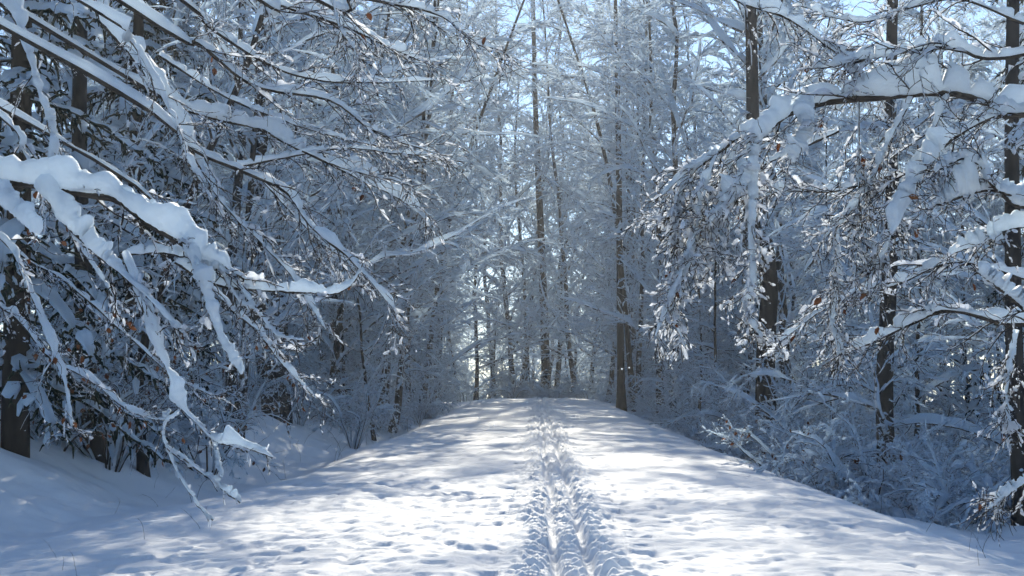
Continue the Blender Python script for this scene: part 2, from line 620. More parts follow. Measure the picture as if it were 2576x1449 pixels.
# tall trees of the background wood, wide trees that reach over the road, young trees bowed under their load
tall = Kind('beech_tree', [
    tree_meshes(rg(100 + i), straight_trunk(rg(200 + i), H, 18, 0.05, 0.07), r, 0.03, 28, (0.10, 0.97), (5.2, 4.2), (0.45, 1.25), 0.10,
                10, 1.9, 0.3, 8, 0.7, 2.15, name='tall', mtrunk=M_TRUNKF, wander=0.12, planar=1.0, round_crown=True)
    for i, (H, r) in enumerate(((24, 0.17), (21.5, 0.13), (26, 0.15)))])
wide = Kind('beech_tree', [
    tree_meshes(rg(130 + i), straight_trunk(rg(230 + i), H, 16, 0.05, 0.05), r, 0.03, 24, (0.10, 0.97), (6.6, 3.4), (0.55, 1.25), 0.40,
                12, 1.7, 0.5, 8, 0.52, 1.6, name='wide', mtrunk=M_TRUNKF, wander=0.12, planar=0.9, round_crown=True)
    for i, (H, r) in enumerate(((17, 0.16), (14.5, 0.13), (19, 0.18)))])
young = Kind('young_beech', [
    tree_meshes(rg(300 + i), straight_trunk(rg(400 + i), H, 14, 0.06, 0.06), r, 0.012, 30, (0.06, 0.99), (3.2, 0.8), (0.6, 1.25), 0.95,
                10, 1.0, 0.8, 7, 0.40, 1.35, name='young', wander=0.12, planar=0.9)
    for i, (H, r) in enumerate(((9.5, 0.08), (8, 0.065), (11, 0.09)))])


def shrub_meshes(rng, n, H, spread, s):
    ta, ca, sa = Acc(), Acc(), Acc()
    a = rng.random(n) * 2 * np.pi
    st = np.stack([np.cos(a) * 0.12, np.sin(a) * 0.12, -0.15 + 0 * a], -1)
    d = np.stack([np.cos(a) * spread, np.sin(a) * spread, np.ones(n)], -1)
    L = H * rng.uniform(0.7, 1.35, n)
    P0 = grow(st, d, L, 10, rng.uniform(0.1, 1.7, n), 0.12, rng)
    R0 = taper(n, 10, 0.018 * np.ones(n), 0.004 * np.ones(n))
    tube(ta, P0, R0, 5)
    snow_on(sa, resample(P0, 16), resample(R0[..., None], 16)[..., 0], 0.075 * s * rng.uniform(0.6, 1.4, n), 0.04 * s, 5, rng, gap=0.05)
    st, d, t, pr, pl = spawn(P0, R0, 9, 0.2, 1.0, 0.4, 1.2, rng, 0)
    N = len(st)
    P1 = grow(st, d, H * 0.36 * rng.uniform(0.4, 1.4, N), 7, rng.uniform(0.0, 1.3, N), 0.16, rng)
    R1 = taper(N, 7, 0.007 * np.ones(N), 0.003 * np.ones(N))
    tube(ca, P1, R1, 3)
    snow_on(sa, P1, R1, 0.022 * s * rng.uniform(0.3, 1.6, N), 0.010 * s, 3, rng, gap=0.15, lump=0.8)
    clumps(sa, P1, 5, 0.019 * s, rng, long=(0.7, 1.8))
    st, d, t, pr, pl = spawn(P1, R1, 7, 0.15, 1.0, 0.5, 1.2, rng, 0.9)
    N = len(st)
    P2 = grow(st, d, H * 0.13 * rng.uniform(0.4, 1.6, N), 4, rng.uniform(-0.2, 1.2, N), 0.18, rng)
    R2 = taper(N, 4, 0.004 * np.ones(N), 0.002 * np.ones(N))
    tube(ca, P2, R2, 3)
    clumps(sa, P2, 3, 0.0105 * s, rng, long=(0.7, 2.2))
    return (ta.mesh('shrub_stems', M_BARK), ca.mesh('shrub_twigs', M_TWIGS), sa.mesh('shrub_snow', M_SNOW)), P1


def assemble_shrub(name, meshes, loc, rz=0.0, sc=1.0):
    e = empty(name, loc, rz, sc)
    obj('stems', meshes[0], e)
    c = tag(obj('twigs', meshes[1], e), kind='stuff')
    tag(obj('snow', meshes[2], c), kind='stuff')
    return e


class ShrubKind(Kind):
    def place(self, i, *a, **k):
        i = i % len(self.variants)
        if i not in self.first:
            self.first[i] = assemble_shrub(self.name, self.variants[i], (0, 0, 0))
            o = self.first[i]
            x, y, rz, sc, label, cat = a[:6]
            if 72 < y < 91 and -8.2 < x < 0:
                x -= 4.0
            o.location = (x, y, gz(x, y) + k.get('dz', 0)); o.rotation_euler = (0, 0, rz); o.scale = (sc, sc, sc)
            return tag(o, label, cat, a[6] if len(a) > 6 else k.get('group'))
        return Kind.place(self, i, *a, **k)


_sh = [shrub_meshes(rg(500 + i), n, H, sp, s) for i, (n, H, sp, s) in enumerate(((12, 2.2, 0.7, 2.1), (9, 3.0, 0.5, 1.8), (13, 1.5, 1.0, 2.4)))]
SHRUB_TW = [b for a, b in _sh]
shrub = ShrubKind('shrub', [a for a, b in _sh])


def spruce_meshes(rng, H, n, Lmax, s):
    ta, ca, sa = Acc(), Acc(), Acc()
    tr = straight_trunk(rng, H, 14, 0.01, 0.004)
    TR = taper(1, 14, [0.2], [0.02])
    tube(ta, tr[None], TR, 9)
    z = np.linspace(0.065, 0.985, n) + rng.normal(0, 0.008, n)
    a = np.arange(n) * 2.4 + rng.normal(0, 0.3, n)
    ti = np.clip(z, 0.02, 0.99) * 13
    i = ti.astype(int); f = (ti - i)[:, None]
    st = tr[i] * (1 - f) + tr[np.minimum(i + 1, 13)] * f
    L = np.clip(Lmax * (1 - z) ** 0.75, 0.25, None) * rng.uniform(0.75, 1.15, n)
    d = np.stack([np.cos(a), np.sin(a), -0.10 + 0.5 * (z - 0.4)], -1)
    P = grow(st, d, L, 9, 0.75 * rng.uniform(0.6, 1.4, n), 0.04, rng)
    P[:, -2:, 2] += (L * 0.04)[:, None]
    R = taper(n, 9, 0.012 + 0.008 * L, 0.012 * np.ones(n))
    tube(ca, P, R, 4)
    snow_on(sa, resample(P, 15), resample(R[..., None], 15)[..., 0], 0.12 * s * rng.uniform(0.6, 1.4, n), 0.10 * s, 6, rng, lump=0.5, gap=0.10)
    st, d, t, pr, pl = spawn(P, R, 18, 0.10, 1.0, 0.7, 1.2, rng, 0.5)
    N = len(st)
    l2 = 0.27 * pl * (1.1 - 0.75 * t) * rng.uniform(0.6, 1.2, N)
    P2 = grow(st, d, l2, 5, 1.5 * rng.uniform(0.5, 1.5, N), 0.05, rng)
    tube(ca, P2, taper(N, 5, 0.03 * np.ones(N), 0.015 * np.ones(N)), 3)
    clumps(sa, P2, 1, 0.055 * s, rng, t0=0.0, long=(0.8, 1.8))
    st, d, t, pr, pl = spawn(P2, taper(N, 5, 0.03 * np.ones(N), 0.02 * np.ones(N)), 2, 0.1, 1.0, 0.6, 1.1, rng, 0)
    N = len(st)
    P3_ = grow(st, d, 0.13 * rng.uniform(0.5, 1.4, N), 3, 1.6, 0.15, rng)
    tube(ca, P3_, taper(N, 3, 0.022 * np.ones(N), 0.006 * np.ones(N)), 3)
    return (ta.mesh('spruce_trunk', M_TRUNKD), ca.mesh('spruce_needles', M_NEEDLE), sa.mesh('spruce_snow', M_SNOW))


spruce = Kind('spruce_tree', [spruce_meshes(rg(600 + i), H, n, L, s) for i, (H, n, L, s) in enumerate(((17, 105, 2.7, 1.0), (13, 90, 2.3, 1.0)))])

# ------------------------------------------------------------------ the wood: fill planting
R = rg(7)


def scatter(n, x0, x1, y0, y1, gap, taken, keep=lambda x, y: True):
    out, tries = [], 0
    while len(out) < n and tries < 6000:
        tries += 1
        x, y = R.uniform(x0, x1), R.uniform(y0, y1)
        if keep(x, y) and all((x - a) ** 2 + (y - b) ** 2 > gap * gap for a, b in taken):
            taken.append((x, y))
            out.append((x, y))
    return out


taken = [(-3.8, 45), (4.5, 60), (5.7, 35), (6.1, 24), (6.2, 18), (-6.8, 35), (-6.4, 20), (0.6, 96), (-1.3, 100)]
# far wood closing the view behind the crest
for k, (x, y) in enumerate(scatter(15, -20, 22, 100, 126, 4.0, taken)):
    tall.place(R.integers(0, 3), x, y, R.uniform(0, 6.28), R.uniform(0.9, 1.1),
               'tall frosted beech beyond the road crest', 'tree', 'tall beeches beyond the crest')
for k, (x, y) in enumerate(scatter(16, -50, 54, 235, 275, 5.0, taken)):
    tall.place(R.integers(0, 3), x, y, R.uniform(0, 6.28), R.uniform(1.0, 1.3),
               'distant pale tree far beyond the crest', 'tree', 'distant trees')
for k, (x, y) in enumerate(scatter(18, -16, 14, 106, 145, 2.2, taken)):
    young.place(R.integers(0, 3), x, y, R.uniform(0, 6.28), R.uniform(1.0, 1.4),
                'bushy frosted beech closing the far end of the road', 'tree', 'bushy beeches at the far end')
for k, (x, y) in enumerate(scatter(14, -14, 16, 90, 122, 3.0, taken, lambda x, y: y > 94 or abs(x) > 6)):
    young.place(R.integers(0, 3), x, y, R.uniform(0, 6.28), R.uniform(0.7, 1.15),
                'small frosted beech beyond the road crest', 'tree', 'young beeches beyond the crest')
inL = lambda x, y: x > -0.42 * y - 4
inR = lambda x, y: x < 0.40 * y + 4
for k, (x, y) in enumerate(scatter(6, -8.0, -5.2, 42, 92, 6, taken, inL)):
    wide.place(R.integers(0, 3), x, y, R.uniform(0, 6.28), R.uniform(0.85, 1.1),
               'wide frosted beech leaning over from the left verge', 'tree', 'beeches overhanging the left verge')
for k, (x, y) in enumerate(scatter(6, 5.6, 8.5, 42, 92, 6, taken, inR)):
    wide.place(R.integers(0, 3), x, y, R.uniform(0, 6.28), R.uniform(0.85, 1.1),
               'wide frosted beech leaning over from the right verge', 'tree', 'beeches overhanging the right verge')
for k, (i, x, y, sc) in enumerate(((0, -6.9, 32, .95), (1, -8.6, 37, 1.0), (1, -6.2, 42, 1.0))):
    wide.place(i, x, y, k * 2.1 + 0.4, sc, 'frosted beech spreading over the shaded bank left of the road, %s of three' % ('nearest', 'second', 'farthest')[k],
               'tree', 'beeches over the left bank')
for k, (x, y) in enumerate(scatter(5, -5.5, 6.5, 91, 102, 2.4, taken)):
    tall.place(R.integers(0, 3), x, y, R.uniform(0, 6.28), R.uniform(0.85, 1.05),
               'tall frosted beech closing the road right behind its crest', 'tree', 'tall beeches at the crest')
for k, (x, y) in enumerate(scatter(5, -7.5, -4.6, 62, 90, 4.0, taken)):
    tall.place(R.integers(0, 3), x, y, R.uniform(0, 6.28), R.uniform(0.85, 1.05),
               'tall frosted beech on the left verge just before the crest', 'tree', 'tall beeches left before the crest')
for k, (i, x, y) in enumerate(((1, -4.7, 46.0), (0, 5.0, 50.5), (1, -5.2, 58.0))):
    tall.place(i, x, y, k * 2.2 + 0.3, 0.95, 'tall beech at the roadside shading the near road, %s' % ('nearest, on the left', 'on the right', 'farther, on the left')[k],
               'tree', 'roadside shade trees')
for k, (x, y) in enumerate(scatter(5, 4.9, 8.0, 62, 90, 4.0, taken)):
    tall.place(R.integers(0, 3), x, y, R.uniform(0, 6.28), R.uniform(0.85, 1.05),
               'tall frosted beech on the right verge just before the crest', 'tree', 'tall beeches right before the crest')
for k, (x, y) in enumerate(scatter(12, -30, -9, 36, 98, 5.0, taken, inL)):
    tall.place(R.integers(0, 3), x, y, R.uniform(0, 6.28), R.uniform(0.8, 1.1),
               'tall snow-dusted beech deep in the left wood', 'tree', 'tall beeches left of the road')
for k, (x, y) in enumerate(scatter(14, 9.5, 30, 34, 98, 5.0, taken, inR)):
    tall.place(R.integers(0, 3), x, y, R.uniform(0, 6.28), R.uniform(0.8, 1.1),
               'tall snow-dusted beech deep in the right wood', 'tree', 'tall beeches right of the road')
for k, (x, y) in enumerate(scatter(24, -14, -5.6, 26, 88, 2.2, taken, lambda x, y: inL(x, y) and (x < -6.3 or y > 45))):
    young.place(R.integers(0, 3), x, y, R.uniform(0, 6.28), R.uniform(0.75, 1.15),
                'young beech bowed with snow, left thicket', 'tree', 'young beeches left of the road')
for k, (x, y) in enumerate(scatter(30, 5.6, 16, 24, 88, 2.2, taken, inR)):
    young.place(R.integers(0, 3), x, y, R.uniform(0, 6.28), R.uniform(0.75, 1.15),
                'young beech bowed with snow, right thicket', 'tree', 'young beeches right of the road')
for k, (x, y) in enumerate(scatter(20, -12, -6.0, 22, 86, 1.4, taken, inL)):
    shrub.place(R.integers(0, 3), x, y, R.uniform(0, 6.28), R.uniform(0.55, 0.95),
                'snow-laden shrub under the trees left of the road', 'shrub', 'shrubs left of the road')
for k, (x, y) in enumerate(scatter(44, 5.3, 14, 18.5, 80, 1.1, taken, lambda x, y: inR(x, y) and x > 5.3)):
    shrub.place(R.integers(0, 3), x, y, R.uniform(0, 6.28), R.uniform(0.5, 0.9),
                'snow-laden shrub in the right undergrowth', 'shrub', 'shrubs right of the road')
for k, (x, y) in enumerate(scatter(14, -6.4, -4.5, 40, 88, 1.6, taken)):
    young.place(R.integers(0, 3), x, y, R.uniform(0, 6.28), R.uniform(0.55, 0.8),
                'low young beech over the left road edge', 'tree', 'low beeches on the left verge')
for k, (x, y) in enumerate(scatter(11, 4.8, 6.6, 34, 88, 1.9, taken)):
    young.place(R.integers(0, 3), x, y, R.uniform(0, 6.28), R.uniform(0.55, 0.8),
                'low young beech over the right road edge', 'tree', 'low beeches on the right verge')
for k, (x, y) in enumerate(scatter(20, -6.2, -4.2, 36, 90, 0.9, taken)):
    shrub.place(R.integers(0, 3), x, y, R.uniform(0, 6.28), R.uniform(0.35, 0.7),
                'small snowy bush on the left verge of the road', 'shrub', 'bushes on the left verge')
for k, (x, y) in enumerate(scatter(22, 4.5, 6.2, 28, 90, 0.9, taken)):
    shrub.place(R.integers(0, 3), x, y, R.uniform(0, 6.28), R.uniform(0.35, 0.7),
                'small snowy bush on the right verge of the road', 'shrub', 'bushes on the right verge')
for k, (x, y) in enumerate(scatter(26, -8, 5.5, 90, 102, 0.8, taken)):
    shrub.place(R.integers(0, 3), x, y, R.uniform(0, 6.28), R.uniform(0.7, 1.2),
                'frosted bush peeping over the crest of the road', 'shrub', 'bushes at the crest')
for k, (x, y) in enumerate(scatter(16, 4.7, 8.0, 18, 34, 0.8, taken)):
    shrub.place((0, 2, 2)[k % 3], x, y, R.uniform(0, 6.28), R.uniform(0.5, 0.85),
                'thickly snowed bush spilling onto the right shoulder', 'shrub', 'bushes on the right shoulder')
wide.place(2, -6.0, 44, 1.2, 1.25, 'large beech on the left whose high crown shades the near left shoulder', 'tree')
wide.place(2, 6.8, 47, 4.4, 1.2, 'large beech on the right whose high crown shades the near right shoulder', 'tree')
wide.place(1, -5.9, 28, 3.6, 0.8, 'frosted beech close to the ditch, its limbs over the left shoulder', 'tree')
for k, (i, x, y, sc) in enumerate(((2, -0.9, 101, 1.2), (0, 1.7, 103, 1.28), (2, -3.0, 98, 1.15), (1, 3.6, 99, 1.3))):
    tall.place(i, x, y, k * 1.9 + 0.5, sc, 'tall frosted beech straight ahead behind the crest', 'tree', 'beeches straight ahead')
wide.place(2, -6.6, 36.5, 2.7, 1.15, 'wide beech left of the ditch reaching over the lower left of the road', 'tree')
for k, (i, x, y, sc) in enumerate(((1, 3.9, 77, 1.05), (3, -3.9, 82, 1.15), (2, 2.6, 93, 1.2), (0, -1.4, 94, 1.2))):
    tall.place(i, x, y, k * 1.3, sc, 'tall frosted beech crowding the end of the road, %s' % (
        'right verge', 'left verge', 'beyond the crest at the right', 'beyond the crest at the left')[k], 'tree', 'beeches at the end of the road')
for k, (i, x, y, sc) in enumerate(((2, -4.8, 70, 1.15), (0, 4.9, 73, 1.2), (0, -4.6, 86, 1.2), (0, 5.2, 58, 1.1))):
    wide.place(i, x, y, k * 1.7, sc, 'large spreading beech arching over the far road, %s side' % ('left' if x < 0 else 'right'), 'tree',
               'beeches arching over the far road')
for (i, x, y, rz, sc, lab) in (
        (0, -7.1, 19.2, 0.4, 1.0, 'dark snow-padded spruce behind the boughs at the left edge'),
        (1, -7.3, 25.5, 2.1, 1.0, 'shorter dark spruce standing beside the tall spruce, nearer the road'),
        (0, -9.3, 22.5, 4.0, 1.05, 'dark spruce with snowy pads, behind and left of the first spruce'),
        (0, -8.0, 28.5, 1.0, 1.1, 'dark spruce in the second row behind the left boughs'),
        (1, 13.5, 36, 1.0, 1.1, 'dark spruce half hidden behind the right-hand boughs'),
        (0, 11.0, 30, 5.0, 0.9, 'dark spruce standing near the right edge behind frosted twigs')):
    spruce.place(i, x, y, rz, sc, lab, 'tree')


# ------------------------------------------------------------------ single trees one can point at
def pts(*p):
    """control points: (px, py, Y) seen pixels, or ('w', x, y, z) places"""
    return np.array([np.array(q[1:], float) if q[0] == 'w' else at(*q) for q in p])


def single_tree(seed, ctrl, r0, r1, label, n1=22, t1=(0.1, 0.98), len1=(4, 2), ang1=(0.6, 1.2), droop1=0.3, n2=7, len2=1.3, n3=4,
                len3=0.5, snow=1.75, mtrunk=None):
    w = catmull(ctrl, 18)
    base = w[0].copy()
    base[2] += 0.3
    ms = tree_meshes(rg(seed), w - base, r0, r1, n1, t1, len1, ang1, droop1, n2, len2, 0.5, n3, len3, snow, wander=0.1, name='single',
                     mtrunk=mtrunk, round_crown=True)
    return tag(assemble('beech_tree', ms, base), label, 'tree')


def foot(x, y): return ('w', x, y, gz(x, y) - 0.3)


single_tree(1, pts(foot(0.72, 96), (1372, 900, 96), (1362, 620, 96), (1352, 400, 96), (1345, 200, 96), (1340, -100, 96), (1345, -400, 96)),
            0.36, 0.08, 'tallest straight dark trunk in the middle, standing just beyond the crest', t1=(0.3, 0.98), len1=(4.0, 3), n1=18)
single_tree(2, pts(foot(-0.5, 100), (1325, 880, 100), (1318, 700, 100), (1300, 500, 100), (1295, 380, 100), (1310, 150, 100)),
            0.2, 0.04, 'thinner crooked trunk just left of the tall middle trunk', len1=(3.5, 2.5), n1=16)
single_tree(3, pts(foot(-5.2, 46), (1000, 700, 46), (1040, 460, 45), (1062, 330, 45), (1075, 200, 45), (1100, 60, 45), (1105, -150, 45)),
            0.09, 0.03, 'slender forked beech curving up from the left verge into open twigs', len1=(3.6, 2.2), n1=16, ang1=(0.5, 1.0), droop1=0.1, n2=7)
single_tree(11, pts(foot(-4.9, 60), (1090, 800, 60), (1120, 600, 60), (1180, 380, 60), (1255, 170, 60), (1330, -30, 60), (1390, -180, 60)),
            0.13, 0.03, 'slim beech leaning from the left over the far road into the top middle', len1=(3.6, 2.6), n1=22, t1=(0.25, 0.99), n2=8, n3=5)
single_tree(12, pts(foot(4.7, 67), (1570, 750, 67), (1545, 520, 67), (1500, 300, 67), (1440, 110, 67), (1385, -50, 67), (1330, -160, 67)),
            0.14, 0.03, 'slim beech leaning from the right over the far road into the top middle', len1=(3.8, 2.8), n1=22, t1=(0.25, 0.99), n2=8, n3=5)
single_tree(4, pts(foot(3.9, 64), (1560, 800, 64), (1556, 400, 64), (1552, 200, 64), (1548, 0, 64), (1548, -250, 64)),
            0.19, 0.06, 'dark beech with thick level limbs right of the tall middle trunk', len1=(4.4, 3.4), n1=20, ang1=(0.9, 1.4), t1=(0.3, 0.98))
single_tree(5, pts(foot(5.7, 35), (1925, 900, 35), (1935, 700, 35), (1905, 500, 35), (1895, 380, 35), (1890, 100, 35), (1880, -200, 35)),
            0.27, 0.13, 'stout dark trunk behind the drooping icy sprays, right of the road', len1=(4.0, 3), n1=16, t1=(0.35, 0.98))
single_tree(6, pts(foot(6.1, 24.5), (2225, 1000, 24.5), (2238, 700, 24.5), (2245, 500, 24.5), (2240, 300, 24.5), (2250, -200, 24.5)),
            0.17, 0.09, 'dark trunk rising out of the snowy thicket at the right', len1=(2.8, 2), n1=16, n2=9, n3=6, snow=1.2)
single_tree(7, pts(foot(6.35, 18.5), (2552, 900, 18.5), (2548, 600, 18.5), (2545, 300, 18.5), (2550, -100, 18.5)),
            0.13, 0.08, 'dark trunk running up the right edge', len1=(1.8, 1.5), n1=10, t1=(0.2, 0.98), snow=1.1)
single_tree(8, pts(foot(-6.6, 36), (655, 800, 36), (655, 500, 36), (658, 250, 36), (668, 0, 36), (670, -300, 36)),
            0.25, 0.15, 'stout dark trunk behind the left boughs', len1=(4, 3), n1=16, t1=(0.3, 0.98))
single_tree(9, pts(foot(-6.5, 21), (215, 900, 21), (212, 700, 21), (200, 400, 21), (205, -100, 21)),
            0.17, 0.10, 'dark bare trunk among rusty leaves at the left', len1=(2.4, 2), n1=14, t1=(0.3, 0.98), snow=1.1)
single_tree(10, pts(foot(-5.95, 21.5), (350, 950, 21.5), (400, 740, 20.5), (480, 490, 19.5), (610, 190, 18.5), (660, 40, 18)),
            0.085, 0.035, 'thin dark leaning stem slanting up to the right through the left boughs', len1=(2.2, 1.6), n1=14, t1=(0.3, 0.98), snow=1.1)


# ------------------------------------------------------------------ near boughs hanging into the picture
LEAF = None


def leaf_mesh():
    L, w = 1.0, 0.30
    V = np.array([(0, 0, 0), (w, 0.10, -0.3 * L), (w * 0.85, 0.12, -0.65 * L), (0.02, 0.05, -L), (-w * 0.85, 0.12, -0.65 * L), (-w, 0.10, -0.3 * L),
                  (0, 0, -0.35 * L), (0, 0.02, -0.68 * L)])
    return quad_mesh('leaf', V, np.array([(0, 1, 6, 5), (1, 2, 7, 6), (6, 7, 4, 5), (2, 3, 4, 7)]), M_LEAF)


def add_leaves(parent, P, n, rng, base, size=(0.06, 0.10)):
    global LEAF
    if LEAF is None:
        LEAF = leaf_mesh()
    for _ in range(n):
        i, k = rng.integers(0, P.shape[0]), rng.integers(1, P.shape[1])
        o = obj('leaf', LEAF, parent)
        o.location = P[i, k] - base
        o.rotation_euler = (rng.normal(0, 0.5), rng.normal(0, 0.5), rng.uniform(0, 6.28))
        s = rng.uniform(*size)
        o.scale = (s, s, s)


def bough(tree, base, ctrl, r0, sh, sw, seed, n2=12, len2=0.6, n3=5, len3=0.22, droop=0.8, ang=(0.3, 0.9), t2=(0.15, 1.0), prof=None,
          leaves=0, gap=0.04, planar=0.7, lump=0.3, ts=1.0, r1=0.004):
    rng = rg(seed)
    W = catmull(ctrl, 28)
    W = W + np.cumsum(rng.normal(0, 0.004, W.shape), 0) * np.linspace(0, 1, 28)[:, None]
    P = W[None] - base
    Rr = taper(1, 28, [r0], [r1], 0.8)
    ba, ta, sa, wa = Acc(), Acc(), Acc(), Acc()
    tube(ba, P, Rr, 7)
    K2 = 110
    Ps, Rs = resample(P, K2), resample(Rr[..., None], K2)[..., 0]
    h = np.full(K2, sh)
    if prof is not None:
        h = sh * np.interp(np.linspace(0, 1, K2), *prof)
    # the big cap: height varies along the bough
    T, U, Vv = frames(Ps)
    hz = np.sqrt(np.clip(1 - T[:, :, 2] ** 2, 0, 1))[0]
    nz = np.convolve(rng.normal(0, 1, K2 + 20), np.hanning(15) / 2.6, 'same')[10:-10] + 0.5 * np.convolve(rng.normal(0, 1, K2 + 8), np.hanning(6) / 1.4, 'same')[4:-4]
    Lm = np.clip(1 + lump * nz, 0.2, 2.0)
    Lm = np.where(rng.random(K2) < gap, 0.2, Lm)
    tt = np.linspace(0, 1, K2)
    Lm = Lm * np.sqrt(np.clip(1 - tt ** 8, 0.02, 1))
    hh = h * (0.45 + 0.55 * hz) * Lm + Rs[0] * 0.6
    ww = sw * np.sqrt(Lm) * np.clip(h / sh, 0.3, 1.4) ** 0.5 + Rs[0] * 0.7
    S = 10
    th = np.pi / 2 + np.arange(S) * 2 * np.pi / S
    jit = rng.normal(0, 1, (K2, S)); jit = sum(np.roll(jit, q, 0) for q in range(7)); jit = 1 + 0.13 * (jit + 0.7 * np.roll(jit, 1, 1)) / 3.2
    low = (0.42 * (1 - hz) ** 1.5)[:, None]
    x = ww[:, None] * np.cos(th)[None] * jit
    y = hh[:, None] * (0.5 * np.sin(th)[None] * jit + 0.5 - low) + (Rs[0] * 0.2)[:, None]
    sa.add(Ps[0][:, None] + U[0][:, None] * x[..., None] + Vv[0][:, None] * y[..., None], ring_faces(1, K2, S))
    clumps(sa, Ps + np.array([0, 0, 1.0]) * (hh[None, :, None] * 0.8), int(20 + 500 * sw), 0.012 + 0.08 * sw, rng, long=(0.6, 1.5), sit=0.0)
    tw = None
    if n2:
        st, d, t, pr, pl = spawn(P, Rr, n2, t2[0], t2[1], ang[0], ang[1], rng, planar)
        N = len(st)
        P2 = grow(st, d, len2 * (1.2 - 0.7 * t) * rng.uniform(0.5, 1.5, N), 10, droop * rng.uniform(-0.1, 1.4, N), 0.15, rng)
        R2 = taper(N, 10, np.minimum(pr * 0.6, 0.007), 0.0022 * np.ones(N))
        tube(ta, P2, R2, 4)
        P2s = resample(P2, 19)
        snow_on(wa, P2s, resample(R2[..., None], 19)[..., 0], ts * 0.017 * rng.uniform(0.3, 1.7, N), ts * 0.0065, 4, rng, lump=0.8, gap=0.2, cling=0.5)
        clumps(wa, P2s, 3, ts * 0.010, rng, long=(0.8, 1.6))
        tw = P2
        if n3:
            st, d, t, pr, pl = spawn(P2, R2, int(n3 * 1.8), 0.12, 1.0, 0.4, 1.05, rng, planar)
            N = len(st)
            P3_ = grow(st, d, len3 * rng.uniform(0.3, 1.4, N), 5, droop * rng.uniform(-0.4, 1.4, N), 0.28, rng)
            R3 = taper(N, 5, 0.0035 * np.ones(N), 0.002 * np.ones(N))
            tube(ta, P3_, R3, 3)
            on = rng.random(N) < 0.8
            clumps(wa, P3_[on], 4, ts * 0.0074, rng, long=(0.8, 2.0))
            tw = np.concatenate([P2[:, 1::3][:, :3], P3_[:, 2:]])
    b = obj('bough', ba.mesh('bough', M_BARK), tree)
    if n2:
        tag(obj('twigs', ta.mesh('twigs', M_BARK), b), kind='stuff')
        tag(obj('twig_snow', wa.mesh('twig_snow', M_SNOWT), b), kind='stuff')
    obj('snow', sa.mesh('snow', M_SNOWN), b)
    if leaves and tw is not None:
        add_leaves(b, tw, leaves, rng, np.zeros(3), (0.05, 0.085))
    return b


def bough_tree(x, y, H, r, label, seed):
    base = np.array([x, y, gz(x, y)])
    e = empty('beech_tree', base)
    tr = straight_trunk(rg(seed), H, 14, 0.01, 0.01)
    a = Acc()
    TR = taper(1, 14, [r], [r * 0.4])
    TR[0, 0] *= 1.5
    tube(a, tr[None], TR, 10)
    obj('trunk', a.mesh('trunk', M_TRUNK), e)
    return tag(e, label, 'tree'), base


# the heavy bough at the left edge
TA, A0 = bough_tree(-5.4, 7.8, 9, 0.13, 'beech whose heaviest snow-loaded bough droops in from the left edge', 41)
D = 7.0
bough(TA, A0, pts(('w', -5.4, 7.8, 2.55), (-200, 440, D), (0, 457, D), (110, 465, D), (200, 485, D), (300, 505, D), (370, 560, D), (450, 605, D),
                  (520, 645, D), (580, 668, D), (632, 694, D)), 0.03, 0.14, 0.065, 51, n2=12, len2=0.22, n3=3, len3=0.1, t2=(0.35, 1.0), ts=0.8,
      prof=([0, .25, .42, .5, .58, .66, .75, .84, .9, 1], [.7, .8, 1.0, .55, 1.15, 1.1, 1.2, 1.0, .35, .3]), lump=0.2, gap=0)
bough(TA, A0, pts((-260, 400, D), (-120, 440, D - .1), (-30, 490, D - .15), (30, 550, D - .2), (88, 612, D - .25)), 0.014, 0.115, 0.042, 52, n2=0, lump=0.15, gap=0)
bough(TA, A0, pts((100, 470, D), (170, 570, D - .1), (240, 635, D - .15), (310, 690, D - .2), (390, 770, D - .3), (460, 850, D - .3)), 0.014, 0.11, 0.036, 53,
      prof=([0, .2, .45, .6, 1], [1.0, 1.1, .7, .25, .2]), n2=8, len2=0.25, n3=4, len3=0.12, t2=(0.5, 1), lump=0.2)
bough(TA, A0, pts((455, 590, D), (478, 650, D - .05), (505, 710, D - .1), (535, 780, D - .1), (560, 860, D - .1), (590, 910, D - .1), (616, 952, D - .1)), 0.008, 0.075,
      0.03, 54, n2=3, len2=0.12, n3=2, len3=0.06, lump=0.25, gap=0.02)
bough(TA, A0, pts((440, 660, D), (525, 712, D + .05), (620, 735, D + .1), (750, 746, D + .1), (855, 742, D + .1), (905, 675, D + .1)), 0.007, 0.05, 0.02, 55, n2=7, len2=0.16,
      n3=3, len3=0.08, prof=([0, .15, .6, .8, 1], [.4, 1.2, .9, .8, .25]), gap=0.05)
bough(TA, A0, pts((310, 640, D - .1), (340, 730, D - .2), (375, 820, D - .3), (405, 900, D - .3), (430, 970, D - .35), (447, 1030, D - .35), (505, 1085, D - .35),
                  (550, 1122, D - .3), (620, 1140, D - .3), (678, 1167, D - .3)), 0.008, 0.07, 0.026, 56, n2=5, len2=0.16, n3=2, len3=0.08, t2=(0.4, 1),
      prof=([0, .2, .32, .38, .45, .5, .58, .7, .8, .9, 1], [.5, 1.0, .9, .15, 1.4, 1.2, .15, .15, 1.1, .5, .7]), gap=0.0, lump=0.2)
bough(TA, A0, pts((447, 1030, D - .35), (412, 1060, D - .4), (413, 1120, D - .4), (450, 1200, D - .4), (495, 1265, D - .4), (545, 1305, D - .4)), 0.005, 0.018, 0.007, 57,
      n2=4, len2=0.12, n3=0, gap=0.12, ts=0.5)
bough(TA, A0, pts((415, 1125, D - .4), (460, 1150, D - .4), (510, 1185, D - .4), (548, 1200, D - .4), (575, 1232, D - .4), (612, 1250, D - .4)), 0.004, 0.03, 0.011, 58,
      n2=4, len2=0.1, n3=0, prof=([0, .6, .7, 1], [.4, .4, 1.4, 1.6]), ts=0.5)
bough(TA, A0, pts((540, 1115, D - .3), (545, 1165, D - .35), (550, 1200, D - .4)), 0.003, 0.02, 0.008, 59, n2=0)
